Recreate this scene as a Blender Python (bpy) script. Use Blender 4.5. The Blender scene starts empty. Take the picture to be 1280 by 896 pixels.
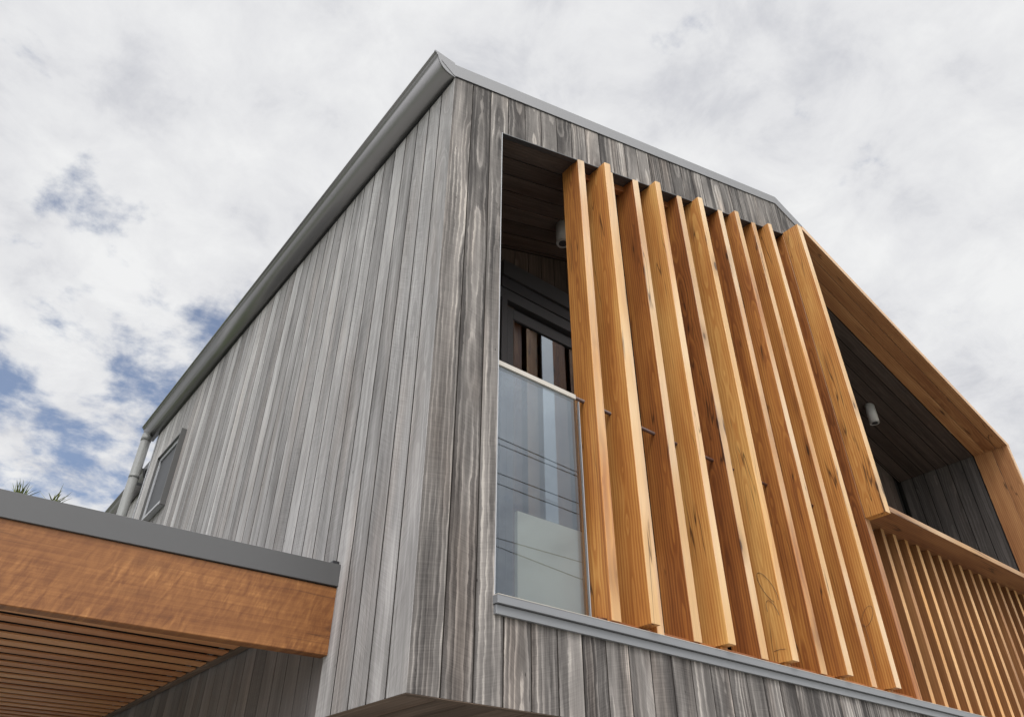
import bpy, math, random
from mathutils import Vector, Matrix
random.seed(11)
sc = bpy.context.scene
COL = sc.collection
V = Vector

# ---------------------------------------------------------------- mesh helpers
class MB:
    """collects solids; every solid carries its own timber coordinates (lp) and random numbers (rnd)"""
    def __init__(s):
        s.v = []; s.f = []; s.lp = []; s.rd = []; s.sm = []
    def add(s, vs, fs, lps=None, rnd=None, smooth=False):
        b = len(s.v)
        rnd = rnd or (random.random(), random.random(), random.random(), random.random())
        s.v += [tuple(p) for p in vs]
        s.lp += [tuple(p) for p in (lps or vs)]
        s.rd += [rnd] * len(vs)
        s.f += [tuple(b + i for i in f) for f in fs]
        s.sm += [smooth] * len(fs)
    def plank(s, o, L, W, T, l, w, t, ch=0.0, rnd=None, w0=0.0, l0=0.0, cut0=None, cut1=None):
        """prism from corner o: length l along L, width w along W, thickness t along T.
        cut0/cut1: functions (w,t) -> start / end position along L"""
        L = V(L).normalized(); W = V(W).normalized(); T = V(T).normalized(); o = V(o)
        if ch > 0:
            cs = [(ch,0),(w-ch,0),(w,ch),(w,t-ch),(w-ch,t),(ch,t),(0,t-ch),(0,ch)]
        else:
            cs = [(0,0),(w,0),(w,t),(0,t)]
        n = len(cs); vs = []; lp = []
        for k in (0, 1):
            for (a, b) in cs:
                ll = (cut0(a,b) if cut0 else 0.0) if k == 0 else (cut1(a,b) if cut1 else l)
                vs.append(o + L*ll + W*a + T*b)
                lp.append((a - w/2 + w0, b, ll + l0))
        fs = [(i, (i+1)%n, n+(i+1)%n, n+i) for i in range(n)]
        fs += [tuple(range(n-1, -1, -1)), tuple(range(n, 2*n))]
        if L.dot(W.cross(T)) < 0: fs = [tuple(reversed(f)) for f in fs]
        s.add(vs, fs, lp, rnd)
    def box(s, x0, x1, y0, y1, z0, z1, ch=0.0, rnd=None):
        s.plank((x0,y0,z0), (0,0,1), (1,0,0), (0,1,0), z1-z0, x1-x0, y1-y0, ch, rnd)
    def prism(s, pts, axis_o, A, B, L, l, smooth=False):
        """polygon pts (a,b) in axes A,B extruded by l along L"""
        A=V(A);B=V(B);L=V(L).normalized();o=V(axis_o);n=len(pts);vs=[]
        for k in (0,1):
            for a,b in pts: vs.append(o+A*a+B*b+L*(l*k))
        fs=[(i,(i+1)%n,n+(i+1)%n,n+i) for i in range(n)]
        flip = False
        area = sum(pts[i][0]*pts[(i+1)%n][1]-pts[(i+1)%n][0]*pts[i][1] for i in range(n))
        if (A.cross(B)).dot(L)*area < 0: flip = True
        caps=[tuple(range(n-1,-1,-1)),tuple(range(n,2*n))]
        if flip: fs=[tuple(reversed(f)) for f in fs]; caps=[tuple(reversed(f)) for f in caps]
        s.add(vs, fs, None, None, smooth)
        b=len(s.v)-len(vs)
        s.f += [tuple(b+i for i in c) for c in caps]; s.sm += [False, False]
    def tube(s, p0, p1, r0, r1=None, n=20, cap=True, smooth=True):
        r1 = r0 if r1 is None else r1
        p0=V(p0);p1=V(p1);d=(p1-p0).normalized()
        a=d.orthogonal().normalized();b=d.cross(a);vs=[]
        for p,r in((p0,r0),(p1,r1)):
            for i in range(n):
                t=2*math.pi*i/n; vs.append(p+a*r*math.cos(t)+b*r*math.sin(t))
        s.add(vs,[(i,(i+1)%n,n+(i+1)%n,n+i) for i in range(n)],None,None,smooth)
        if cap:
            bb=len(s.v)-2*n
            s.f+=[tuple(bb+i for i in range(n-1,-1,-1)),tuple(bb+n+i for i in range(n))]; s.sm+=[False,False]
    def build(s, name, mat, parent=None):
        me=bpy.data.meshes.new(name)
        me.from_pydata(s.v,[],s.f)
        a=me.attributes.new('lp','FLOAT_VECTOR','POINT')
        a.data.foreach_set('vector',[c for p in s.lp for c in p])
        a=me.attributes.new('rnd','FLOAT_COLOR','POINT')
        a.data.foreach_set('color',[c for p in s.rd for c in p])
        me.polygons.foreach_set('use_smooth',s.sm)
        me.materials.append(mat); me.update()
        o=bpy.data.objects.new(name,me); COL.objects.link(o)
        if parent: o.parent=parent
        return o

def empty(name, loc=(0,0,0)):
    o=bpy.data.objects.new(name,None); COL.objects.link(o); o.location=loc; o.empty_display_size=.1
    return o
def place(parent_loc, o):
    """keep world position of a child built in world coordinates under a parent moved to parent_loc"""
    o.matrix_parent_inverse = Matrix.Translation(-V(parent_loc))
def tag(o,label,cat,group=None,kind=None):
    o['label']=label; o['category']=cat
    if group:o['group']=group
    if kind:o['kind']=kind

# ---------------------------------------------------------------- node helpers
class NT:
    def __init__(s,name):
        s.m=bpy.data.materials.new(name); s.m.use_nodes=True; s.t=s.m.node_tree
        s.t.nodes.clear(); s.out=s.n('ShaderNodeOutputMaterial')
    def n(s,typ,**k):
        x=s.t.nodes.new(typ)
        for a,b in k.items(): setattr(x,a,b)
        return x
    def l(s,a,b): s.t.links.new(a,b)
    def put(s,sock,v):
        if hasattr(v,'is_output') or isinstance(v,bpy.types.NodeSocket): s.l(v,sock)
        else: sock.default_value=v
    def math(s,op,a,b=None,c=None,clamp=False):
        x=s.n('ShaderNodeMath',operation=op); x.use_clamp=clamp
        s.put(x.inputs[0],a)
        if b is not None:s.put(x.inputs[1],b)
        if c is not None:s.put(x.inputs[2],c)
        return x.outputs[0]
    def vec(s,x,y,z):
        c=s.n('ShaderNodeCombineXYZ'); s.put(c.inputs[0],x);s.put(c.inputs[1],y);s.put(c.inputs[2],z); return c.outputs[0]
    def noise(s,v,scale=1.,detail=3.,rough=.5,dist=0.):
        x=s.n('ShaderNodeTexNoise'); s.l(v,x.inputs['Vector']); x.inputs['Scale'].default_value=scale
        x.inputs['Detail'].default_value=detail; x.inputs['Roughness'].default_value=rough; x.inputs['Distortion'].default_value=dist
        return x.outputs['Fac']
    def ramp(s,f,stops,interp='LINEAR'):
        r=s.n('ShaderNodeValToRGB'); r.color_ramp.interpolation=interp; e=r.color_ramp.elements
        while len(e)<len(stops): e.new(.5)
        for i,(p,c) in enumerate(stops):
            e[i].position=p; e[i].color=(c[0],c[1],c[2],1) if not isinstance(c,(int,float)) else (c,c,c,1)
        s.l(f,r.inputs[0]); return r.outputs[0]
    def mix(s,f,a,b,mode='MIX'):
        x=s.n('ShaderNodeMix',data_type='RGBA',blend_type=mode); x.clamp_result=False
        s.put(x.inputs[0],f)
        for k,v in((6,a),(7,b)):
            if isinstance(v,tuple): v=(v[0],v[1],v[2],1)
            s.put(x.inputs[k],v)
        return x.outputs[2]
    def sstep(s,v,a,b):
        x=s.n('ShaderNodeMapRange',interpolation_type='SMOOTHSTEP'); s.l(v,x.inputs[0])
        x.inputs[1].default_value=a;x.inputs[2].default_value=b; return x.outputs[0]
    def bsdf(s,col,rough=.6,metal=0.,bump=None,bstr=.2,bdist=.002,spec=.4):
        p=s.n('ShaderNodeBsdfPrincipled')
        if isinstance(col,tuple): col=(col[0],col[1],col[2],1)
        s.put(p.inputs['Base Color'],col); s.put(p.inputs['Roughness'],rough); s.put(p.inputs['Metallic'],metal)
        p.inputs['Specular IOR Level'].default_value=spec
        if bump is not None:
            b=s.n('ShaderNodeBump'); b.inputs['Strength'].default_value=bstr; b.inputs['Distance'].default_value=bdist
            s.l(bump,b.inputs['Height']); s.l(b.outputs[0],p.inputs['Normal'])
        s.l(p.outputs[0],s.out.inputs[0]); return p

def wood_coords(m):
    a=m.n('ShaderNodeAttribute',attribute_name='lp'); b=m.n('ShaderNodeAttribute',attribute_name='rnd')
    sx=m.n('ShaderNodeSeparateXYZ'); m.l(a.outputs['Vector'],sx.inputs[0])
    sr=m.n('ShaderNodeSeparateColor'); m.l(b.outputs['Color'],sr.inputs[0])
    return sx.outputs[0],sx.outputs[1],sx.outputs[2],sr.outputs[0],sr.outputs[1],sr.outputs[2],b.outputs['Alpha']

def rings(m,w,t,l,r1,r2,r3,freq,spread,depth,tilt,wob,fine):
    """distance to the heart of the log, cut by the board: gives straight grain or arches"""
    seed=m.math('MULTIPLY',r2,57.)
    nl=m.noise(m.vec(seed,0.,m.math('MULTIPLY',l,1.)),2.2,2.,.5)
    nw=m.noise(m.vec(m.math('MULTIPLY_ADD',w,9.,seed),m.math('MULTIPLY',t,9.),m.math('MULTIPLY',l,2.2)),1.,3.,.55)
    x=m.math('SUBTRACT',w,m.math('MULTIPLY',m.math('SUBTRACT',r1,.5),spread))
    x=m.math('MULTIPLY_ADD',m.math('SUBTRACT',nw,.5),.018,x)
    d=m.math('MULTIPLY_ADD',m.math('SUBTRACT',r2,.5),depth,t)
    d=m.math('ADD',d,m.math('MULTIPLY',m.math('MULTIPLY',m.math('SUBTRACT',r3,.5),tilt),l))
    d=m.math('MULTIPLY_ADD',m.math('SUBTRACT',nl,.5),wob,d)
    rr=m.math('SQRT',m.math('ADD',m.math('MULTIPLY',x,x),m.math('MULTIPLY',d,d)))
    fz=m.noise(m.vec(m.math('MULTIPLY_ADD',w,60.,seed),m.math('MULTIPLY',t,60.),m.math('MULTIPLY',l,9.)),1.,4.,.6)
    ph=m.math('ADD',m.math('MULTIPLY',rr,freq),m.math('MULTIPLY',fz,fine))
    return ph,nw

def mat_weathered(name,dark,light,edge,ringc=.6,tone=.5,saw=.35,rough=.85,warm=.25,blot=.8,freq=40.,linec=.42):
    m=NT(name); w,t,l,r1,r2,r3,r4=wood_coords(m)
    seed=m.math('MULTIPLY',r1,91.)
    wv=m.noise(m.vec(m.math('MULTIPLY_ADD',w,26.,seed),4.,m.math('MULTIPLY',l,7.)),1.,3.,.6)
    w2=m.math('MULTIPLY_ADD',m.math('SUBTRACT',wv,.5),.022,w)
    ph,nw=rings(m,w2,t,l,r1,r2,r3,1.,.17,.040,.05,.10,.0)
    fzz=m.noise(m.vec(m.math('MULTIPLY_ADD',w,90.,seed),9.,m.math('MULTIPLY',l,22.)),1.,3.,.6)
    ph=m.math('MULTIPLY_ADD',ph,m.math('MULTIPLY',freq,m.math('MULTIPLY_ADD',m.math('FRACT',m.math('MULTIPLY',r3,7.3)),1.0,.6)),m.math('MULTIPLY',fzz,.35))
    fr=m.math('FRACT',ph)
    # soft pale band at each ring edge, dark heart between
    line=m.math('ADD',m.sstep(fr,.52,.97),m.math('SUBTRACT',1.,m.sstep(fr,0.,.10)),clamp=True)
    seg=m.noise(m.vec(m.math('MULTIPLY_ADD',w,9.,seed),t,m.math('MULTIPLY',l,2.)),1.,2.,.5)
    line=m.math('MULTIPLY',line,m.math('MULTIPLY_ADD',m.sstep(seg,.32,.62),.8,.2))
    body=m.noise(m.vec(m.math('MULTIPLY',ph,.42),seed,m.math('MULTIPLY',l,.6)),1.,3.,.5)
    fib=m.noise(m.vec(m.math('MULTIPLY_ADD',w,380.,seed),m.math('MULTIPLY',t,380.),m.math('MULTIPLY',l,8.)),1.,4.,.6)
    fib2=m.noise(m.vec(m.math('MULTIPLY_ADD',w,120.,seed),m.math('MULTIPLY',t,120.),m.math('MULTIPLY',l,3.)),1.,3.,.6)
    skew=m.math('MULTIPLY',w,m.math('MULTIPLY',m.math('SUBTRACT',r3,.5),420.))
    sawn=m.noise(m.vec(m.math('MULTIPLY_ADD',w,7.,seed),m.math('MULTIPLY',t,9.),m.math('MULTIPLY_ADD',l,230.,skew)),1.,2.,.6)
    blo=m.noise(m.vec(m.math('MULTIPLY_ADD',w,10.,seed),m.math('MULTIPLY',t,9.),m.math('MULTIPLY',l,1.7)),1.,5.,.6)
    f=m.math('MULTIPLY',m.math('SUBTRACT',body,.5),1.7*ringc)
    f=m.math('ADD',f,m.math('MULTIPLY',m.math('SUBTRACT',line,.28),linec*ringc))
    f=m.math('ADD',f,m.math('MULTIPLY',m.math('SUBTRACT',fib,.5),.55))
    f=m.math('ADD',f,m.math('MULTIPLY',m.math('SUBTRACT',fib2,.5),.35))
    f=m.math('ADD',f,m.math('MULTIPLY',m.math('SUBTRACT',sawn,.5),saw*1.7))
    f=m.math('ADD',f,m.math('MULTIPLY',m.math('SUBTRACT',blo,.5),blot*1.3))
    f=m.math('ADD',f,m.math('MULTIPLY_ADD',r4,tone,.42-tone*.5),clamp=True)
    mid=tuple(a+(b-a)*.5 for a,b in zip(dark,light))
    c=m.ramp(f,[(0.,dark),(.42,mid),(.75,light),(1.,edge)])
    wm=m.noise(m.vec(m.math('MULTIPLY_ADD',w,6.,seed),3.,m.math('MULTIPLY',l,.9)),1.,2.,.5)
    c=m.mix(m.math('MULTIPLY',m.sstep(wm,.45,.75),warm),c,(1.18,.97,.82),'MULTIPLY')
    vo=m.n('ShaderNodeTexVoronoi'); m.l(m.vec(m.math('MULTIPLY_ADD',w,14.,seed),t,m.math('MULTIPLY',l,5.)),vo.inputs['Vector']); vo.inputs['Scale'].default_value=1.
    hole=m.math('SUBTRACT',1.,m.sstep(vo.outputs['Distance'],.022,.05))
    c=m.mix(m.math('MULTIPLY',hole,.75),c,(.012,.01,.009))
    h=m.math('ADD',m.math('MULTIPLY',fib,.7),m.math('ADD',m.math('MULTIPLY',line,.2),m.math('MULTIPLY',sawn,.5)))
    m.bsdf(c,rough,bump=h,bstr=.5,bdist=.0018,spec=.2)
    return m.m

def mat_timber(name,stops,ringf=62.,vein=1.,curl=0.,rough=.5,tone=.35,lit_edge=None,ringc=.28,val=1.):
    m=NT(name); w,t,l,r1,r2,r3,r4=wood_coords(m)
    seed=m.math('MULTIPLY',r1,91.)
    ph,nw=rings(m,w,t,l,r1,r2,r3,ringf,.22,.06,.05,.11,.5)
    fr=m.math('FRACT',ph); tri=m.math('MULTIPLY',m.sstep(fr,.15,.85),m.math('SUBTRACT',1.,m.sstep(fr,.86,1.)))
    body=m.noise(m.vec(m.math('MULTIPLY',ph,.28),seed,m.math('MULTIPLY',l,.35)),1.,3.,.55)
    fib=m.noise(m.vec(m.math('MULTIPLY_ADD',w,150.,seed),m.math('MULTIPLY',t,150.),m.math('MULTIPLY',l,2.5)),1.,4.,.6)
    blo=m.noise(m.vec(m.math('MULTIPLY_ADD',w,9.,seed),m.math('MULTIPLY',t,9.),m.math('MULTIPLY',l,1.1)),1.,4.,.55)
    f=m.math('MULTIPLY',m.math('SUBTRACT',tri,.4),ringc*.6)
    f=m.math('ADD',f,m.math('MULTIPLY',m.math('SUBTRACT',body,.5),1.15*ringc+.25))
    f=m.math('ADD',f,m.math('MULTIPLY',m.math('SUBTRACT',fib,.5),.42))
    f=m.math('ADD',f,m.math('MULTIPLY',m.math('SUBTRACT',blo,.5),.75))
    if curl:
        # fiddleback: wavy light bars across the grain
        cu=m.noise(m.vec(m.math('MULTIPLY_ADD',w,15.,seed),0.,m.math('MULTIPLY_ADD',l,48.,m.math('MULTIPLY',w,-16.))),1.,3.5,.6,.7)
        mk=m.noise(m.vec(m.math('MULTIPLY',w,4.),2.,m.math('MULTIPLY',l,1.6)),1.,2.,.5)
        f=m.math('ADD',f,m.math('MULTIPLY',m.math('MULTIPLY',m.math('SUBTRACT',cu,.5),curl),m.sstep(mk,.25,.6)))
    f=m.math('ADD',f,m.math('MULTIPLY_ADD',r4,tone,.5-tone*.5),clamp=True)
    c=m.ramp(f,stops)
    if lit_edge:
        # front-lit brightness painted as a pale tint along each front arris
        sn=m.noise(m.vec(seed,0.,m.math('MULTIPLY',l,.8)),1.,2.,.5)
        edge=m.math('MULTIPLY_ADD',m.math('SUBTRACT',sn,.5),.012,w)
        sm=m.sstep(m.math('SUBTRACT',lit_edge[0],edge),0.,.006)   # 1 inside front strip
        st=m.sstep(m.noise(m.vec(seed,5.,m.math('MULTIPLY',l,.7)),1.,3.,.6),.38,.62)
        sc_=m.mix(st,lit_edge[1],(lit_edge[1][0]*.84,lit_edge[1][1]*.72,lit_edge[1][2]*.55))
        c=m.mix(m.math('MULTIPLY',sm,lit_edge[2]),c,m.mix(1.,sc_,m.vec(*[m.math('MULTIPLY_ADD',fib,-.5,1.22)]*3),'MULTIPLY'))
    if vein:
        vn=m.noise(m.vec(m.math('MULTIPLY_ADD',w,11.,seed),m.math('MULTIPLY',t,11.),m.math('MULTIPLY',l,.75)),1.,2.5,.5,.2)
        vm=m.noise(m.vec(m.math('MULTIPLY_ADD',w,5.,seed),7.,m.math('MULTIPLY',l,1.5)),1.,1.,.5)
        line=m.math('SUBTRACT',1.,m.sstep(m.math('ABSOLUTE',m.math('SUBTRACT',vn,.5)),.0,.014))
        line=m.math('MULTIPLY',line,m.sstep(vm,.53,.62))
        vo=m.n('ShaderNodeTexVoronoi'); m.l(m.vec(m.math('MULTIPLY_ADD',w,9.,seed),m.math('MULTIPLY',t,4.),m.math('MULTIPLY',l,1.7)),vo.inputs['Vector']); vo.inputs['Scale'].default_value=1.
        vs=m.n('ShaderNodeSeparateColor'); m.l(vo.outputs['Color'],vs.inputs[0])
        kd=m.math('ADD',m.math('MULTIPLY_ADD',m.math('SUBTRACT',blo,.5),.06,vo.outputs['Distance']),m.math('MULTIPLY',m.math('LESS_THAN',vs.outputs[0],.62),1.))
        kn=m.math('SUBTRACT',1.,m.sstep(kd,.05,.095))
        halo=m.math('SUBTRACT',1.,m.sstep(kd,.06,.28))
        c=m.mix(m.math('MULTIPLY',halo,.35),c,tuple(x*.75 for x in stops[0][1]))
        c=m.mix(m.math('MULTIPLY',m.math('MAXIMUM',line,kn),.8*vein),c,(.03,.012,.007))
    h=m.math('ADD',fib,m.math('MULTIPLY',tri,.3))
    m.bsdf(c,rough,bump=h,bstr=.18,bdist=.001,spec=.35)
    return m.m

def mat_metal(name,col,rough=.45,metal=.0,mott=.12):
    m=NT(name); g=m.n('ShaderNodeTexCoord')
    n1=m.noise(g.outputs['Object'],3.,4.,.6); n2=m.noise(g.outputs['Object'],45.,3.,.6)
    f=m.math('ADD',m.math('MULTIPLY',n1,mott),m.math('MULTIPLY_ADD',n2,mott*.5,1.-mott*.75))
    c=m.mix(1.,col,m.vec(f,f,f),'MULTIPLY')
    m.bsdf(c,m.math('MULTIPLY_ADD',n1,.15,rough-.07),metal,bump=n2,bstr=.04,bdist=.001,spec=.5)
    return m.m

def mat_glass(name,refl,tint=(.93,.96,.95)):
    m=NT(name); tr=m.n('ShaderNodeBsdfTransparent'); tr.inputs[0].default_value=(*tint,1)
    gl=m.n('ShaderNodeBsdfGlossy'); gl.inputs['Roughness'].default_value=.0; gl.inputs[0].default_value=(.86,.93,1,1)
    g=m.n('ShaderNodeTexCoord'); mp=m.n('ShaderNodeMapping'); mp.inputs['Scale'].default_value=(1.6,1.6,1.1); m.l(g.outputs['Object'],mp.inputs[0])
    b=m.n('ShaderNodeBump'); b.inputs['Strength'].default_value=.02; b.inputs['Distance'].default_value=.01
    m.l(m.noise(mp.outputs[0],1.5,1.,.4),b.inputs['Height'])
    ge=m.n('ShaderNodeNewGeometry'); dt=m.n('ShaderNodeVectorMath',operation='DOT_PRODUCT'); m.l(ge.outputs['Normal'],dt.inputs[0]); m.l(ge.outputs['Incoming'],dt.inputs[1])
    k=m.math('SUBTRACT',1.,m.math('ABSOLUTE',dt.outputs['Value']))
    fac=m.math('MULTIPLY_ADD',m.math('POWER',k,5.),.9,refl,clamp=True)
    mx=m.n('ShaderNodeMixShader'); m.l(fac,mx.inputs[0]); m.l(tr.outputs[0],mx.inputs[1]); m.l(gl.outputs[0],mx.inputs[2])
    m.l(mx.outputs[0],m.out.inputs[0]); return m.m

def mat_plain(name,col,rough=.8,mott=.25,scale=6.):
    m=NT(name); g=m.n('ShaderNodeTexCoord'); n=m.noise(g.outputs['Object'],scale,5.,.6)
    f=m.math('MULTIPLY_ADD',n,mott*2,1.-mott)
    m.bsdf(m.mix(1.,col,m.vec(f,f,f),'MULTIPLY'),rough,bump=n,bstr=.2,bdist=.003,spec=.3); return m.m

# ---------------------------------------------------------------- materials
M={}
M['side']=mat_weathered('silvered_timber',(.155,.148,.145),(.47,.455,.45),(.64,.625,.615),ringc=.52,tone=.46,saw=.24,warm=.22,blot=.62,freq=58.,linec=.30)
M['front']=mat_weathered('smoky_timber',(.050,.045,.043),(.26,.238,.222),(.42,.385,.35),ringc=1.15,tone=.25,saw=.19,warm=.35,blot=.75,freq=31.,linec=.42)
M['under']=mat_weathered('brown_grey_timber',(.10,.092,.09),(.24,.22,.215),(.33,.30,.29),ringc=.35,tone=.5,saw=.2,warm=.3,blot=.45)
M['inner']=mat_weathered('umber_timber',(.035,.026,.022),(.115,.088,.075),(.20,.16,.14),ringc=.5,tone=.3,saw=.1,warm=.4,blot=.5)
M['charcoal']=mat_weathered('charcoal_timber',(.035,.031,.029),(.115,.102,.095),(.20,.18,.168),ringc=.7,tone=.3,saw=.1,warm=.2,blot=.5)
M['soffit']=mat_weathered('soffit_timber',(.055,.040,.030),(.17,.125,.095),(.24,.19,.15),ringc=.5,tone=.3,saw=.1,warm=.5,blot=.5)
FST=[(0.,(.12,.036,.012)),(.32,(.28,.095,.026)),(.60,(.46,.19,.047)),(1.,(.68,.39,.125))]
M['fin']=mat_timber('honey_hardwood',FST,lit_edge=(-.0705,(.72,.56,.37),.8),tone=.6,ringc=.34)
M['fin_small']=mat_timber('shaded_hardwood',[(0.,(.085,.031,.011)),(.4,(.19,.076,.026)),(1.,(.36,.17,.065))],lit_edge=(-.0665,(.78,.48,.22),.9),tone=.3,vein=.4)  # darker copy of the fin timber, shade under the shelf put into its colour
M['shelf']=mat_timber('shelf_hardwood',[(0.,(.09,.030,.013)),(.4,(.19,.075,.030)),(1.,(.42,.22,.09))],lit_edge=(-.1205,(.78,.58,.36),.85),tone=.2)
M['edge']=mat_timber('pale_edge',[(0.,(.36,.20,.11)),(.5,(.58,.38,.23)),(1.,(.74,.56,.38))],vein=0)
M['hood']=mat_timber('hood_hardwood',[(0.,(.11,.040,.016)),(.4,(.24,.098,.038)),(.7,(.37,.175,.070)),(1.,(.54,.30,.135))],tone=.3)
M['beam']=mat_timber('fiddleback_beam',[(0.,(.09,.030,.010)),(.36,(.17,.063,.019)),(.66,(.26,.107,.033)),(1.,(.44,.21,.070))],ringf=40.,curl=1.25,tone=.0,vein=.6,ringc=.12)
M['slat']=mat_timber('carport_slats',[(0.,(.28,.105,.042)),(.4,(.50,.21,.085)),(1.,(.70,.36,.16))],tone=.45,vein=.2)
M['flash']=mat_metal('grey_flashing',(.080,.079,.080),.5)
M['barge']=mat_metal('barge_flashing',(.175,.173,.178),.45)
M['sill']=mat_metal('sill_flashing',(.195,.20,.21),.42)
M['gutter']=mat_metal('gutter_paint',(.19,.185,.187),.30,.5,mott=.02)
M['pipe']=mat_metal('pipe_paint',(.21,.212,.205),.35,mott=.08)
M['cream']=mat_metal('pale_metal',(.47,.435,.385),.4)
M['alu']=mat_metal('aluminium_frame',(.36,.365,.38),.35)
M['shroud']=mat_metal('window_shroud',(.09,.088,.086),.4)
M['dark']=mat_metal('charcoal_metal',(.022,.022,.025),.4)
M['mid']=mat_metal('graphite_metal',(.038,.038,.041),.35)
M['copper']=mat_metal('brown_rod',(.085,.040,.030),.4)
M['white']=mat_plain('lamp_white',(.46,.445,.43),.5,.05)
M['joint']=mat_plain('unweathered_tongue',(.020,.016,.013),.95,.2)
M['black']=mat_plain('backing',(.012,.011,.010),.95,.1)
M['bglass']=mat_glass('balustrade_glass',.125,(.84,.88,.90))
M['dglass']=mat_glass('door_glass',.20,(.4,.41,.42))
M['panel']=mat_plain('cream_panel',(.38,.335,.255),.8,.06,3.)
M['pencil']=mat_plain('pencil',(.05,.05,.06),.8,.1)
M['conc']=mat_plain('concrete',(.32,.31,.29),.9,.15,2.)
M['grass']=mat_plain('grass_ground',(.09,.12,.045),.95,.4,3.)
M['roof']=mat_metal('roof_sheet',(.13,.13,.135),.45)
M['cable']=mat_plain('cable_black',(.012,.012,.013),.6,.1)

Z=(0,0,1);X=(1,0,0);Y=(0,1,0)
PX=.1343; PY=.1325
def rz(x):  # underside of the roof edge on the front face
    return 3.362+.3745*x if x<=3.594 else 4.708-.338*(x-3.594)
def hz(x):  # opening head / loggia ceiling
    return 3.138+.3642*(x-.358)
def hood_z(x): # underside of the hood
    return 4.302-.333*(x-3.6)
YB=1.01

# ================================================================ HOUSE
house=empty('timber_house')
tag(house,'two storey house clad in weathered grey vertical boards with an orange timber fin screen','house')

# --- side wall (upper)
mb=MB(); n=41
for i in range(n):
    y0=i*PY+.0058; y1=min((i+1)*PY-.0058,5.46)
    if y0>5.44: break
    if i==0: y0=0.0
    z0=0.0 if y1<.672 else .45
    mb.plank((0,y0,z0),Z,Y,X,3.40-z0,y1-y0,.0018,0,l0=z0)
side=mb.build('side_wall',M['side'],house); side['label']='silvery grey vertical board side wall'
mb=MB(); mb.box(.0019,.03,.0062,.62,.004,3.38); mb.box(.0019,.03,.6202,5.45,.454,3.38)
mb.build('wall_backing',M['joint'],house)
# pale corner strip at far end of the wall
mb=MB(); mb.box(-.004,.05,5.462,5.49,.45,3.36,.003); mb.build('corner_trim',M['alu'],house)

# --- side wall (lower, under the carport)
mb=MB()
for i in range(40):
    y0=.664+i*PY; y1=y0+PY-.0065
    if y1>5.5: break
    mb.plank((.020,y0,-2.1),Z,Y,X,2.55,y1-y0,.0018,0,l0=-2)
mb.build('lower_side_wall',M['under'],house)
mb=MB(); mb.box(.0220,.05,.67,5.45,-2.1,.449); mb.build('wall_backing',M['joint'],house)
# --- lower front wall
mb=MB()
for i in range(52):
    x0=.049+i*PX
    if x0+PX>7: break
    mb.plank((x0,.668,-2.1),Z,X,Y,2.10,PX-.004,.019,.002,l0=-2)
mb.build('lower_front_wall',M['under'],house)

# --- front wall boards
mb=MB()
def fboard(x0,x1,z0f,z1f,rnd,off):
    z0=z0f(x0) if callable(z0f) else z0f
    mb.plank((x0,0,0),Z,X,Y,1,x1-x0,.003,.0,rnd=rnd,w0=off,
        cut0=(lambda a,b:(z0f(x0+a) if callable(z0f) else z0f)),
        cut1=(lambda a,b:(z1f(x0+a) if callable(z1f) else z1f)))
for i in range(52):
    x0=i*PX+.0036; x1=(i+1)*PX-.0036
    if i==0: x0=.0020
    if x1>6.96: x1=6.96
    if x0>6.9: break
    rnd=(random.random(),random.random(),random.random(),random.random())
    if i==1: rnd=(.52,.50,.62,.35)
    if i==0: rnd=(.93,.3,.4,.55)
    if i==2: rnd=(.5,.56,.35,.6)
    if x1<.36: fboard(x0,x1,0.,rz,rnd,0)
    elif x0<.358:
        fboard(x0,.356,0.,rz,rnd,-(x1-.356)/2)
        fboard(.3562,x1,hz,rz,rnd,(.3562-x0)/2); fboard(.3562,x1,0.,.33,rnd,(.3562-x0)/2)
    else:
        fboard(x0,x1,0.,.33,rnd,0)
        if x1<3.594 or x0>3.594:
            if x1<3.66: fboard(x0,x1,hz,rz,rnd,0)
            else: fboard(x0,x1,lambda x:hood_z(x)+.03,rz,rnd,0)
        else:
            fboard(x0,3.594,hz,rz,rnd,-(x1-3.594)/2); fboard(3.5942,x1,lambda x:4.32,rz,rnd,(3.5942-x0)/2)
fw=mb.build('front_wall',M['front'],house); fw['label']='dark smoky grey board front wall with bold pale grain'
mb=MB()
mb.box(.0302,.352,.0032,.05,.004,3.35); mb.box(.3521,6.93,.0032,.05,.004,.32)
mb.plank((.3522,.0032,0),Z,X,Y,1,3.24,.025,cut0=lambda a,b:hz(.35+a)+.004,cut1=lambda a,b:rz(.35+a)-.01)
mb.plank((3.5945,.0032,0),Z,X,Y,1,3.33,.025,cut0=lambda a,b:hood_z(3.596+a)+.06,cut1=lambda a,b:rz(3.596+a)-.01)
mb.build('wall_backing',M['joint'],house)
mb=MB(); mb.box(.3545,.3595,-.002,.06,.386,hz(.357)-.002,.0008)
mb.build('jamb_trim',M['alu'],house)
mb=MB(); mb.plank((.36,-.003,hz(.36)-.0085),(1,0,.3642),Y,(-.3642,0,1),3.21*V((1,0,.3642)).length,.034,.007,.001); mb.build('head_trim',M['mid'],house)

# --- overhang soffit
mb=MB()
for i in range(52):
    x0=.032+i*PX
    if x0+PX>6.93: break
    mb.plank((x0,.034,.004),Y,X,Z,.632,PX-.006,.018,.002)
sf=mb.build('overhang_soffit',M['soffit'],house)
mb=MB()
mb.plank((.001,.001,-.004),X,Y,Z,6.95,.030,.004,.001)
mb.plank((.001,.032,-.004),Y,X,Z,.634,.030,.004,.001)
mb.build('soffit_trim',M['soffit'],house)
mb=MB(); mb.box(.02,6.93,.02,.66,.023,.03); mb.build('wall_backing',M['joint'],house)

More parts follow.
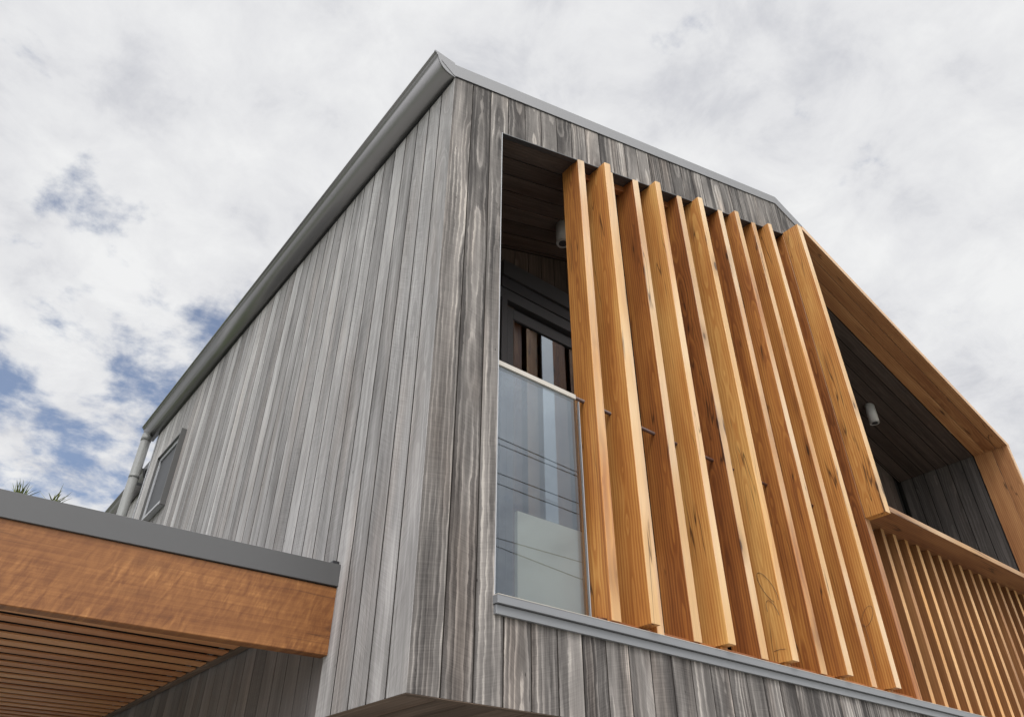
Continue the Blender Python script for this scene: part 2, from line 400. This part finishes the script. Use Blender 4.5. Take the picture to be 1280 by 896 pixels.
# --- floor, inner walls, ceilings of the loggias
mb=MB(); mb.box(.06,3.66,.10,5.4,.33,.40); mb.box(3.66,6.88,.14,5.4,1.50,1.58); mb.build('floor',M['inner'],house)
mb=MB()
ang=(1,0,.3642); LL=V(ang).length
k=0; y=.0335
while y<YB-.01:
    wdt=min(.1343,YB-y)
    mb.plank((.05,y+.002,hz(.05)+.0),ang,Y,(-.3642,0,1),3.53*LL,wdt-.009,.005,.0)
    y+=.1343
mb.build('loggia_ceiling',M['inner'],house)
mb=MB()
angr=(1,0,-.333); LR=V(angr).length
y=.185
while y<YB-.01:
    wdt=min(.1343,YB-y)
    mb.plank((3.66,y+.002,hood_z(3.66)),angr,Y,(.333,0,1),3.225*LR,wdt-.009,.005,.0)
    y+=.1343
mb.build('hood_ceiling',M['inner'],house)
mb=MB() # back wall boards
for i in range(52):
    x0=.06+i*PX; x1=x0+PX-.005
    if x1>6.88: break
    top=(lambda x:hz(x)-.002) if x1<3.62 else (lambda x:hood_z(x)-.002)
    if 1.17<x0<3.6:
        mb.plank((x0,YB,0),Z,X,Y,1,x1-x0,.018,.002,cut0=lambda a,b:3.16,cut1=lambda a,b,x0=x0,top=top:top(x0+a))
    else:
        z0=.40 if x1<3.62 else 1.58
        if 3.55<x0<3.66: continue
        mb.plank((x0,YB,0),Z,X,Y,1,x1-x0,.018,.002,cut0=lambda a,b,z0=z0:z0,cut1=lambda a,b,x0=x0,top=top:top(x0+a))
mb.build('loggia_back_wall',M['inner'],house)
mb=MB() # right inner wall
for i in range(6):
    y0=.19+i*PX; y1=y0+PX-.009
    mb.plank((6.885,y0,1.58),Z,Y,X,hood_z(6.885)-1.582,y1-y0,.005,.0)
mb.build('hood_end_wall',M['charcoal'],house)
mb=MB() # left inner wall of loggia + partition
for i in range(7):
    y0=.055+i*PX; y1=y0+PX-.005
    mb.plank((.052,y0,.40),Z,Y,X,hz(.07)-.405,y1-y0,.018,.002)
    pass
mb.build('loggia_side_wall',M['inner'],house)
mb=MB(); mb.box(.05,6.95,5.41,5.45,-2.1,3.35); mb.box(6.93,6.96,.02,5.45,-2.1,rz(6.95)-.02); mb.box(6.891,6.894,.18,1.02,1.58,3.19); mb.box(3.652,3.66,.11,5.4,.4,4.3)
mb.plank((.05,1.04,0),Z,X,Y,1,3.5,4.3,cut0=lambda a,b:hz(.05+a)+.03,cut1=lambda a,b:hz(.05+a)+.05)
mb.plank((3.66,.2,0),Z,X,Y,1,3.25,5.1,cut0=lambda a,b:hood_z(3.66+a)+.03,cut1=lambda a,b:hood_z(3.66+a)+.05)
mb.box(3.66,6.88,1.03,1.05,1.5,3.3)
mb.build('inner_shell',M['black'],house)

# --- roof
mb=MB()
mb.plank((-.03,.0,rz(-.03)+.02),(1,0,.3745),Y,(-.3745,0,1),3.63*V((1,0,.3745)).length,5.50,.05)
mb.plank((3.597,.0,rz(3.594)+.02),(1,0,-.338),Y,(.338,0,1),3.42*V((1,0,.338)).length,5.50,.05)
roof=mb.build('roof',M['roof'],house)
def skewstrip(mb,pts,y0,y1):
    """closed polygon in xz extruded in y"""
    mb.prism(pts,(0,0,0),X,Z,Y,1)
    # shift: prism made from y=0..1 -> rescale
    b=len(mb.v)-2*len(pts)
    for i in range(b,len(mb.v)):
        x,yy,z=mb.v[i]; mb.v[i]=(x,y0+(y1-y0)*yy,z)
mb=MB()
skewstrip(mb,[(-.008,rz(-.008)),(3.594,rz(3.594)),(3.628,4.818),(-.10,3.432),(-.10,3.420)],-.008,.022)
skewstrip(mb,[(3.5942,rz(3.594)),(6.97,rz(6.97)),(6.97,rz(6.97)+.092),(3.6285,4.8175)],-.008,.022)
mb.build('barge_flashing',M['barge'],roof)
mb=MB() # dark strip standing in for the shadow under the flashing
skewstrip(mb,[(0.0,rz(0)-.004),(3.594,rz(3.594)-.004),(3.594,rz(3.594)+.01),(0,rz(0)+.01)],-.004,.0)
mb.build('flashing_shadow_line',M['dark'],roof)
gp=[(0,3.352),(-.032,3.352),(-.058,3.358),(-.080,3.370),(-.098,3.387),(-.112,3.408),(-.122,3.432),(-.127,3.452),(-.136,3.456),(-.136,3.464),(-.142,3.468),(-.150,3.470),(-.152,3.476),(-.150,3.482),(-.140,3.484),(-.01,3.484)]
mb=MB(); mb.prism(gp,(0,.0,0),X,Z,Y,5.68,smooth=True)
mb.build('gutter',M['gutter'],roof)
mb=MB(); mb.prism([(a*1.0-(.002 if a<-.01 else 0),b-(.002 if b<3.4 else 0)) for a,b in gp],(0,-.0055,0),X,Z,Y,.005); mb.build('gutter_end_cap',M['barge'],roof)
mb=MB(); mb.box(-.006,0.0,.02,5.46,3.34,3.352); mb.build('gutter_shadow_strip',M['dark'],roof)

# --- downpipe
dp=empty('downpipe'); dp.parent=house
mb=MB(); mb.tube((-.085,5.60,-2.1),(-.085,5.60,3.37),.049,n=32); p=mb.build('pipe',M['pipe'],dp)
mb=MB(); mb.tube((-.085,5.60,2.86),(-.085,5.60,2.90),.0515,n=32); mb.build('collar',M['pipe'],dp)
mb=MB(); mb.tube((-.085,5.60,3.29),(-.085,5.60,3.36),.0515,n=32); mb.build('collar',M['pipe'],dp)
mb=MB(); mb.box(-.045,.01,5.585,5.60,2.80,2.825); mb.build('pipe_bracket',M['dark'],dp)

# --- side window
wn=empty('side_window'); wn.parent=house
wy0,wy1,wz0,wz1=4.225,4.90,2.125,2.83
mb=MB()
mb.box(-.048,-.0005,wy0,wy0+.012,wz0-.01,wz1+.03)      # near jamb, seen as a dark strip
mb.box(-.044,-.0005,wy1,wy1+.012,wz0,wz1)
mb.box(-.044,-.0005,wy0+.012,wy1,wz1-.012,wz1)
mb.build('shroud',M['shroud'],wn)
mb=MB(); mb.prism([(-.056,wz0-.012),(-.056,wz0),(-.004,wz0+.035),(-.004,wz0-.012)],(0,wy0+.012,0),X,Z,Y,wy1-wy0)
mb.build('window_sill',M['alu'],wn)
mb=MB(); a0,a1,b0,b1=wy0+.014,wy1-.002,wz0+.036,wz1-.014
mb.box(-.024,-.004,a0,a1,b0,b0+.04,.002);mb.box(-.024,-.004,a0,a1,b1-.04,b1,.002)
mb.box(-.024,-.004,a0,a0+.04,b0+.04,b1-.04,.002);mb.box(-.024,-.004,a1-.04,a1,b0+.04,b1-.04,.002)
mb.build('window_frame',M['alu'],wn)
mb=MB(); mb.box(-.012,-.008,a0+.04,a1-.04,b0+.04,b1-.04)
m_=NT('window_dark_glass'); g_=m_.n('ShaderNodeTexCoord'); m_.bsdf(m_.mix(m_.noise(g_.outputs['Object'],5.,2.,.5),(.022,.023,.026),(.045,.047,.05)),.4,spec=.25)
mb.build('window_pane',m_.m,wn)

# --- sill under the screen
mb=MB()
mb.box(.350,6.95,-.030,.10,.353,.3835,.0015)
mb.box(.354,6.95,-.016,.02,.316,.3495,.0015)
so=mb.build('screen_sill',M['sill'],house)
mb=MB(); mb.box(.350,6.95,-.0315,.05,.384,.3865); mb.build('sill_edge',M['cream'],so)
mb=MB(); mb.box(.352,6.95,-.014,.02,.3496,.3528); mb.build('sill_gap',M['dark'],so)

# --- rails, rod
mb=MB(); mb.plank((.93,.022,.387),X,Y,Z,2.72,.115,.030,.002); mb.build('bottom_rail',M['fin'],house)
mb=MB(); mb.plank((1.0,.085,hz(1.0)-.058),ang,Y,(-.3642,0,1),2.58*LL,.05,.05,.002); mb.build('top_rail',M['fin'],house)
mb=MB(); mb.tube((.915,.082,1.535),(3.585,.082,1.535),.0095,n=14); mb.build('steel_rod',M['copper'],house)

# --- big fins
TH=.060
odd=[1.043,1.577,2.09,2.612,3.122]
even=[1.232,1.762,2.277,2.787,3.297]
def fin(xr,y0,dep,zb,th=TH,rnd=None,mat='fin',lab=None,tilt=0.):
    mb=MB(); xl=xr-th
    r=rnd or (random.random(),random.random(),random.random(),random.random())
    mb.plank((xl,y0,0),(random.uniform(-.0016,.0016),random.uniform(-.001,.001),1),Y,X,1,dep,th,.0035,rnd=r,w0=dep/2-.075,cut0=lambda a,b:zb,cut1=lambda a,b:hz(xl+b)-.003)
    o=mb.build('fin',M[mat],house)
    if lab:o['label']=lab
    return o
tones_o=[.45,.30,.18,.25,.50]; tones_e=[.68,.85,.95,.45,.75]
ro=[(.5,.47,.6),(.35,.5,.45),(.62,.55,.7),(.5,.6,.3),(.2,.4,.5)]
re_=[(.56,.53,.4),(.9,.4,.6),(.48,.48,.7),(.3,.52,.4),(.75,.6,.55)]
for i,x in enumerate(odd): fin(x,-.006,.156 if i==0 else .172,.405,rnd=(*ro[i],tones_o[i]))
evens=[]
for i,x in enumerate(even):
    evens.append(fin(x,-.058,.212,.415,th=.058,rnd=(*re_[i],tones_e[i])))
for i,x in enumerate([1.316]+[e+.004 for e in even[1:]]):
    mb=MB(); xl=x-.048
    mb.plank((xl,-.004,0),Z,Y,X,1,.15 if i==0 else .10,.048,.003,rnd=(.4,.5,.6,.6),cut0=lambda a,b:.388,cut1=lambda a,b:(hz(xl+b)-.012 if i==0 else .414))
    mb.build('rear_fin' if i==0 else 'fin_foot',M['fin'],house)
# end fin beside the hood
mb=MB(); mb.plank((3.587,.002,0),Z,Y,X,1,.145,.062,.003,rnd=(.4,.45,.62,.22),cut0=lambda a,b:.388,cut1=lambda a,b:hz(3.58)-.01)
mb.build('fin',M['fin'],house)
# pencil loops left on two fins
def scribble(fx,pts,par,y0):
    mb=MB()
    P=[V((fx-.0012,y,z)) for y,z in pts]
    for a,b in zip(P[:-1],P[1:]): mb.tube(a,b,.0008,n=5,cap=False)
    mb.build('pencil_mark',M['pencil'],par)
def loop(cy,cz,ry,rz_,a0,a1,n=26,rot=0.):
    out=[]
    for i in range(n+1):
        t=math.radians(a0+(a1-a0)*i/n); y=ry*math.cos(t); z=rz_*math.sin(t)
        out.append((cy+y*math.cos(rot)-z*math.sin(rot),cz+y*math.sin(rot)+z*math.cos(rot)))
    return out
xf=even[2]-.058
scribble(xf,loop(.005,.80,.03,.10,-60,250,rot=-.45),evens[2],0)
scribble(xf,loop(-.0,.66,.028,.075,200,20,rot=-.3),evens[2],0)
scribble(xf,[(.04,.475),(0.,.478),(-.03,.474)],evens[2],0)
xf=even[4]-.058
scribble(xf,loop(.0,.83,.03,.065,-40,300,rot=.6),evens[4],0)
scribble(xf,[(.035,.79),(.03,.7),(.028,.6),(.03,.52)],evens[4],0)

# --- small fins under the hood shelf
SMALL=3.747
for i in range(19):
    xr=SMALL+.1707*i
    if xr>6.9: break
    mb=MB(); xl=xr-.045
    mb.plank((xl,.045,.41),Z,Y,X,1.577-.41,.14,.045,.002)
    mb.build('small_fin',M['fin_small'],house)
mb=MB(); mb.plank((3.66,.03,.387),X,Y,Z,3.24,.10,.024,.002); mb.build('bottom_rail',M['fin'],house)
mb=MB(); mb.box(3.66,6.93,.30,.32,.386,1.50); mb.build('screen_backing',M['black'],house)

# --- hood frame
hood=empty('hood_frame'); hood.parent=house
mb=MB(); mb.plank((3.5868,-.151,0),Z,Y,X,1,.1505,.066,.003,rnd=(.62,.45,.55,.75),cut0=lambda a,b:1.563,cut1=lambda a,b:hood_z(3.5868)+.012-.1*max(0,0)-0*.3*b)
mb.build('side_panel',M['fin'],hood)
mb=MB()
for k,(y0,y1) in enumerate([(-.15,-.047),(-.043,.061),(.065,.178)]):
    mb.plank((3.640,y0,hood_z(3.640)),angr,Y,(.333,0,1),3.252*LR+(.02),y1-y0,.050,.002)
mb.build('hood_soffit',M['hood'],hood)
mb=MB()
for k,(y0,y1) in enumerate([(-.1505,-.005),(-.003,.178)]):
    mb.plank((6.894,y0,1.575),Z,Y,X,1,y1-y0,.055,.002,cut1=lambda a,b:hood_z(6.894+b)-1.575-.001)
mb.build('hood_post',M['hood'],hood)
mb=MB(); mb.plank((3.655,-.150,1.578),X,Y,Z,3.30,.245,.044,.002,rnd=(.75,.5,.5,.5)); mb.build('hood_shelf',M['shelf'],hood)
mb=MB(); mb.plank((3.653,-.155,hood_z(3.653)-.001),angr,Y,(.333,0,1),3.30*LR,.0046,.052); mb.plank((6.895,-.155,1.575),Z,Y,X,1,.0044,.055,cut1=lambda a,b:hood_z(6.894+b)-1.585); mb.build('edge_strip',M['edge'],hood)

# --- glass balustrade
bal=empty('balustrade'); bal.parent=house
mb=MB(); mb.box(.362,.940,.078,.088,.405,1.520); mb.build('glass_panel',M['bglass'],bal)
mb=MB(); mb.box(.362,.918,.070,.096,1.520,1.545,.003); mb.build('handrail',M['cream'],bal)
mb=MB(); mb.box(.940,.944,.077,.089,.405,1.520); mb.build('glass_edge',M['alu'],bal)

# --- sliding door
door=empty('sliding_door'); door.parent=house
mb=MB(); mb.box(1.10,3.62,.93,YB-.001,3.085,3.225); mb.build('header_box',M['mid'],door)
mb=MB(); mb.box(1.10,3.62,.95,YB,2.985,3.084); mb.build('header_gap',M['dark'],door)
mb=MB(); mb.box(1.08,3.62,.96,YB+.06,2.89,2.984,.002); mb.box(1.11,1.16,.96,YB+.06,.40,2.89,.002); mb.box(3.56,3.62,.96,YB+.06,.40,2.89,.002); mb.build('door_frame',M['mid'],door)
for (x0,x1,yy) in ((1.19,2.40,1.00),(2.36,3.56,1.035)):
    lf=MB(); lf.box(x0,x0+.055,yy,yy+.03,.41,2.87,.002);lf.box(x1-.055,x1,yy,yy+.03,.41,2.87,.002)
    lf.box(x0+.055,x1-.055,yy,yy+.03,2.78,2.87,.002);lf.box(x0+.055,x1-.055,yy,yy+.03,.41,.50,.002)
    lo=lf.build('door_leaf',M['mid'],door)
    g=MB(); g.box(x0+.055,x1-.055,yy+.012,yy+.018,.50,2.78); g.build('door_glass',M['dglass'],lo)

# ================================================================ wall lamps
def spot(loc,label):
    e=empty('ceiling_light',loc); tag(e,label,'light',group='cylindrical ceiling lights')
    m=MB(); m.tube((0,0,-.20),(0,0,.012),.048,n=32); m.build('housing',M['white'],e)
    m=MB(); m.tube((0,0,-.206),(0,0,-.200),.0495,.0495,n=32,cap=False); m.tube((0,0,-.2055),(0,0,-.2015),.0385,n=32); m.build('rim',M['white'],e)
    m=MB(); m.tube((0,0,-.2075),(0,0,-.2057),.032,n=24); m.build('lens',M['mid'],e)
spot((1.39,.60,hz(1.39)),'white cylinder light half hidden behind the first tall fin, under the dark sloping ceiling')
spot((5.74,.60,hood_z(5.74)),'white cylinder light hanging in full view under the hood at right')

# ================================================================ panel inside the loggia
mb=MB(); mb.box(.625,1.9,.19,.215,.40,.868,.003)
o=mb.build('cream_screen',M['panel']); tag(o,'plain cream panel standing low behind the glass balustrade','panel')

# ================================================================ CARPORT
cp=empty('carport'); tag(cp,'flat carport roof with thick orange timber beam and slatted underside below grey flashing','carport')
SL=.0145
bl=(1,0,SL)
mb=MB()
mb.plank((-4.2,.622,.228-4.2*SL),(1,0,SL),Z,Y,4.2,.270,.062,.003,rnd=(.55,.4,.5,.5)); mb.build('beam',M['beam'],cp)
mb=MB(); mb.plank((-4.2,.634,.497-4.2*.0155),(1,0,.0155),Z,Y,4.2,.006,.05); mb.build('shadow_gap',M['dark'],cp)
mb=MB()
mb.plank((-4.2,.612,.502-4.2*.0185),(1,0,.0185),Z,Y,4.208,.092,.016,.001)
mb.plank((-4.2,.628,.588-4.2*.0185),(1,0,.0185),Z,Y,4.2,.006,4.85)
mb.build('roof_flashing',M['flash'],cp)
mb=MB(); mb.box(-.03,-.002,.63,.66,.592,.612); mb.build('flashing_upstand',M['dark'],cp)
ZS=.428
mb=MB(); mb.box(-4.19,-.002,.685,5.45,ZS+.085,ZS+.10); mb.build('soffit_lining',M['black'],cp)
y=.715; i=0
while y<5.35:
    m=MB(); m.plank((-4.18,y,ZS),X,Y,Z,4.135,.094,.008,.001,rnd=(random.random(),random.random(),random.random(),random.random()),l0=0)
    m.build('slat',M['slat'],cp); y+=.158
mb=MB(); mb.plank((-.042,.70,ZS-.006),Y,X,Z,4.75,.040,.039,.002); mb.build('edge_trim',M['soffit'],cp)
mb=MB(); mb.plank((-4.2,5.45,.22),X,Z,Y,4.19,.28,.05,.002); mb.plank((-4.24,.622,.16),Y,Z,X,4.88,.28,.04,.002); mb.build('fascia',M['beam'],cp)
for yy in (.66,5.4):
    m=MB(); m.box(-4.19,-4.07,yy-.0,yy+.12-.0,-2.1,.17 if yy<1 else .22,.004); m.build('post',M['slat'],cp)

# ================================================================ REAR WING
rw=empty('rear_wing',(0,0,0)); tag(rw,'lower rear wing showing only its grey gutter and wall behind the downpipe','building')
mb=MB(); mb.box(.13,.16,5.52,10.5,-2.1,3.0)
for i in range(36):
    mb.plank((.11,5.52+i*.135,-2.1),Z,Y,X,5.05,.131,.019,.002)
mb.build('wall',M['side'],rw)
mb=MB(); mb.prism([(a*.75+.10,b-3.484+3.06) for a,b in gp],(0,5.75,0),X,Z,Y,4.9,smooth=True); mb.build('gutter',M['gutter'],rw)
mb=MB(); mb.plank((.02,5.51,3.03),(1,0,.25),Y,(-.25,0,1),5,5.1,.05); mb.build('roof',M['roof'],rw)

# ================================================================ PALM
palm=empty('palm_tree',(-.56,10.8,-2.1)); tag(palm,'spiky palm tree with its frond tips just showing over the carport roof','tree')
mb=MB()
for i in range(12):
    mb.tube((.03*math.sin(i),0,i*.44),(.03*math.sin(i+1),0,(i+1)*.44),.16-.004*i,.15-.004*i,n=14)
mb.build('trunk',mat_plain('palm_bark',(.16,.12,.085),.95,.4,9.),palm)
fm=NT('palm_leaf'); g_=fm.n('ShaderNodeTexCoord'); fm.bsdf(fm.mix(fm.noise(g_.outputs['Object'],7.,3.,.6),(.04,.075,.02),(.19,.19,.06)),.55,spec=.3)
mb=MB(); rg=random.Random(5)
def blade(base,d,ln,wd,droop):
    side=d.cross(V((0,0,1)));side=side.normalized() if side.length>.01 else V((1,0,0))
    side=(side+V((rg.uniform(-.4,.4),rg.uniform(-.4,.4),rg.uniform(-.3,.3)))).normalized()
    pts=[];n=6
    for i in range(n+1):
        t=i/n; p=base+d*(ln*t)+V((0,0,-droop*t*t*ln)); pts.append((p,wd*(1-t)**.7+.001))
    vs=[];fs=[]
    for p,w_ in pts: vs+= [p-side*w_,p+side*w_]
    for i in range(n): fs.append((2*i,2*i+1,2*i+3,2*i+2))
    mb.add(vs,fs)
for cx,cz,nb,ln,lean in ((-.17,6.60,34,.42,-.1),(.30,6.62,26,.40,.25),(.06,6.32,26,.34,.0)):
    for k in range(nb):
        a=rg.uniform(0,2*math.pi); e=rg.uniform(.35,1.45)
        d=V((math.cos(a)*math.cos(e)+lean*.5,math.sin(a)*math.cos(e),math.sin(e))).normalized()
        blade(V((cx+rg.uniform(-.06,.06),rg.uniform(-.06,.06),cz-.25)),d,ln*rg.uniform(.55,1.05),rg.uniform(.010,.018),rg.uniform(.0,.35))
for k in range(26):
    a=2*math.pi*k/26; 
    for j in range(16):
        t=.15+.85*j/16; c=V((math.cos(a)*1.5*t,math.sin(a)*1.5*t,5.45+.55*math.sin(t*2.4)-.5*t))
        for s_ in (-1,1):
            d=V((math.cos(a+s_*.9),math.sin(a+s_*.9),-.25)).normalized(); blade(c,d,.32,.012,.5)
mb.build('crown',fm.m,palm)

# ================================================================ OVERHEAD CABLES (mirrored in the balustrade)
CAM=V((-1.3435167967721566,-2.2390412180346906,-0.4948981606023194))
RT=V((0.7811521669989059,-0.6243330967802456,0.003078353082708514))
UP=V((-0.36210397154855967,-0.4490291041620489,0.8168559098177522))
FW=V((0.5086079096727392,0.6392034479570776,0.5768335516751002)); FP=920.168
cabs=[((622.8,546.8),(715,587)),((622.8,554.8),(715,592.3)),((622.8,591),(718,627)),((621,603.7),(718,640.5)),((644,678.6),(721.6,700.7)),((640,690),(715,719))]
labs=['highest','second highest','third highest','fourth highest','second lowest','lowest']
def mirror_pt(px,yd):
    r=RT*((px[0]-640)/FP)+UP*((448-px[1])/FP)+FW
    t=(.078-CAM.y)/r.y; G=CAM+r*t; s_=(.078-yd)/r.y
    return V((G.x+r.x*s_,yd,G.z+r.z*s_))
for i,(a,b) in enumerate(cabs):
    yd=-11-.5*i; pa=mirror_pt(a,yd); pb=mirror_pt(b,yd); d=(pb-pa).normalized()
    m=MB(); m.tube(pa-d*14,pa+d*20,.012,n=8); o=m.build('overhead_cable',M['cable'])
    tag(o,f'thin dark overhead cable mirrored in the glass balustrade, {labs[i]} of the six','cable',group='overhead cables mirrored in the balustrade')

# ================================================================ GROUND
mb=MB(); mb.box(-300,300,-300,300,-2.3,-2.1); g=mb.build('ground',M['grass']); g['kind']='structure'
mb=MB(); mb.box(-14,12,-14,11,-2.1-.02,-2.096); g=mb.build('driveway',M['conc']); g['kind']='structure'

# ================================================================ CAMERA
cam=bpy.data.cameras.new('camera'); co=bpy.data.objects.new('camera',cam); COL.objects.link(co)
mt=Matrix((( RT.x,UP.x,-FW.x,CAM.x),(RT.y,UP.y,-FW.y,CAM.y),(RT.z,UP.z,-FW.z,CAM.z),(0,0,0,1)))
co.matrix_world=mt; cam.sensor_width=36; cam.lens=FP/1280*36; cam.clip_end=2000; cam.clip_start=.05
sc.camera=co

# ================================================================ LIGHT
EL=math.radians(55); AZ=math.radians(-150)    # sun azimuth measured from +y towards +x
sd=V((math.sin(AZ)*math.cos(EL),math.cos(AZ)*math.cos(EL),math.sin(EL)))
sl=bpy.data.lights.new('sun','SUN'); sl.energy=1.4; sl.angle=math.radians(14); sl.color=(1,.96,.90)
so_=bpy.data.objects.new('sun',sl); COL.objects.link(so_); so_.rotation_euler=sd.to_track_quat('Z','Y').to_euler()
w=bpy.data.worlds.new('World'); sc.world=w; w.use_nodes=True; t=w.node_tree; t.nodes.clear()
W=NT.__new__(NT); W.t=t; W.m=w
out=W.n('ShaderNodeOutputWorld'); bg=W.n('ShaderNodeBackground'); bg.inputs[1].default_value=.1; W.l(bg.outputs[0],out.inputs[0])
sky=W.n('ShaderNodeTexSky'); sky.sky_type='NISHITA'; sky.sun_disc=False; sky.sun_elevation=EL; sky.sun_rotation=AZ%(2*math.pi)
tc=W.n('ShaderNodeTexCoord'); gen=tc.outputs['Generated']
sp=W.n('ShaderNodeSeparateXYZ'); W.l(gen,sp.inputs[0])
zz=W.math('ADD',W.math('MAXIMUM',sp.outputs[2],0.),.22)
px_=W.math('DIVIDE',sp.outputs[0],zz); py_=W.math('DIVIDE',sp.outputs[1],zz)
cv=W.vec(px_,py_,0.)
n1=W.noise(cv,6.3,8.,.6,.15); n2=W.noise(cv,1.5,3.,.5); n3=W.noise(cv,8.,6.,.62,.3)
# more gaps towards the northern horizon
dp_=W.n('ShaderNodeVectorMath',operation='DOT_PRODUCT'); W.l(gen,dp_.inputs[0]); dp_.inputs[1].default_value=V((.10,.93,.36)).normalized()
hole=W.sstep(dp_.outputs['Value'],.90,1.0)
cov=W.math('ADD',W.math('MULTIPLY',n1,.8),W.math('MULTIPLY',n2,.25))
thr=W.math('MULTIPLY',hole,.17)
cf=W.math('MULTIPLY_ADD',W.sstep(W.math('SUBTRACT',cov,thr),.26,.43),.86,.14)
sh=W.math('ADD',W.math('MULTIPLY',n2,.5),W.math('MULTIPLY',n3,.5))
ccol=W.ramp(sh,[(.36,(6.1,6.2,6.6)),(.47,(7.7,7.75,7.95)),(.60,(8.75,8.8,8.85))])
sd_=W.n('ShaderNodeVectorMath',operation='DOT_PRODUCT'); W.l(gen,sd_.inputs[0]); sd_.inputs[1].default_value=sd
glow=W.sstep(sd_.outputs['Value'],.45,1.0)
g3=W.math('MULTIPLY_ADD',glow,3.0,1.)
ccol=W.mix(1.,ccol,W.vec(g3,g3,g3),'MULTIPLY')
skc=W.mix(1.,sky.outputs[0],(1.15,1.2,1.3),'MULTIPLY')
fin_=W.mix(cf,skc,ccol); W.l(fin_,bg.inputs[0])

sc.view_settings.view_transform='Standard'; sc.view_settings.look='None'; sc.view_settings.gamma=1; sc.view_settings.exposure=0
sc.render.engine='CYCLES'; sc.cycles.max_bounces=8; sc.cycles.transparent_max_bounces=16
sc.render.resolution_x=1024; sc.render.resolution_y=716
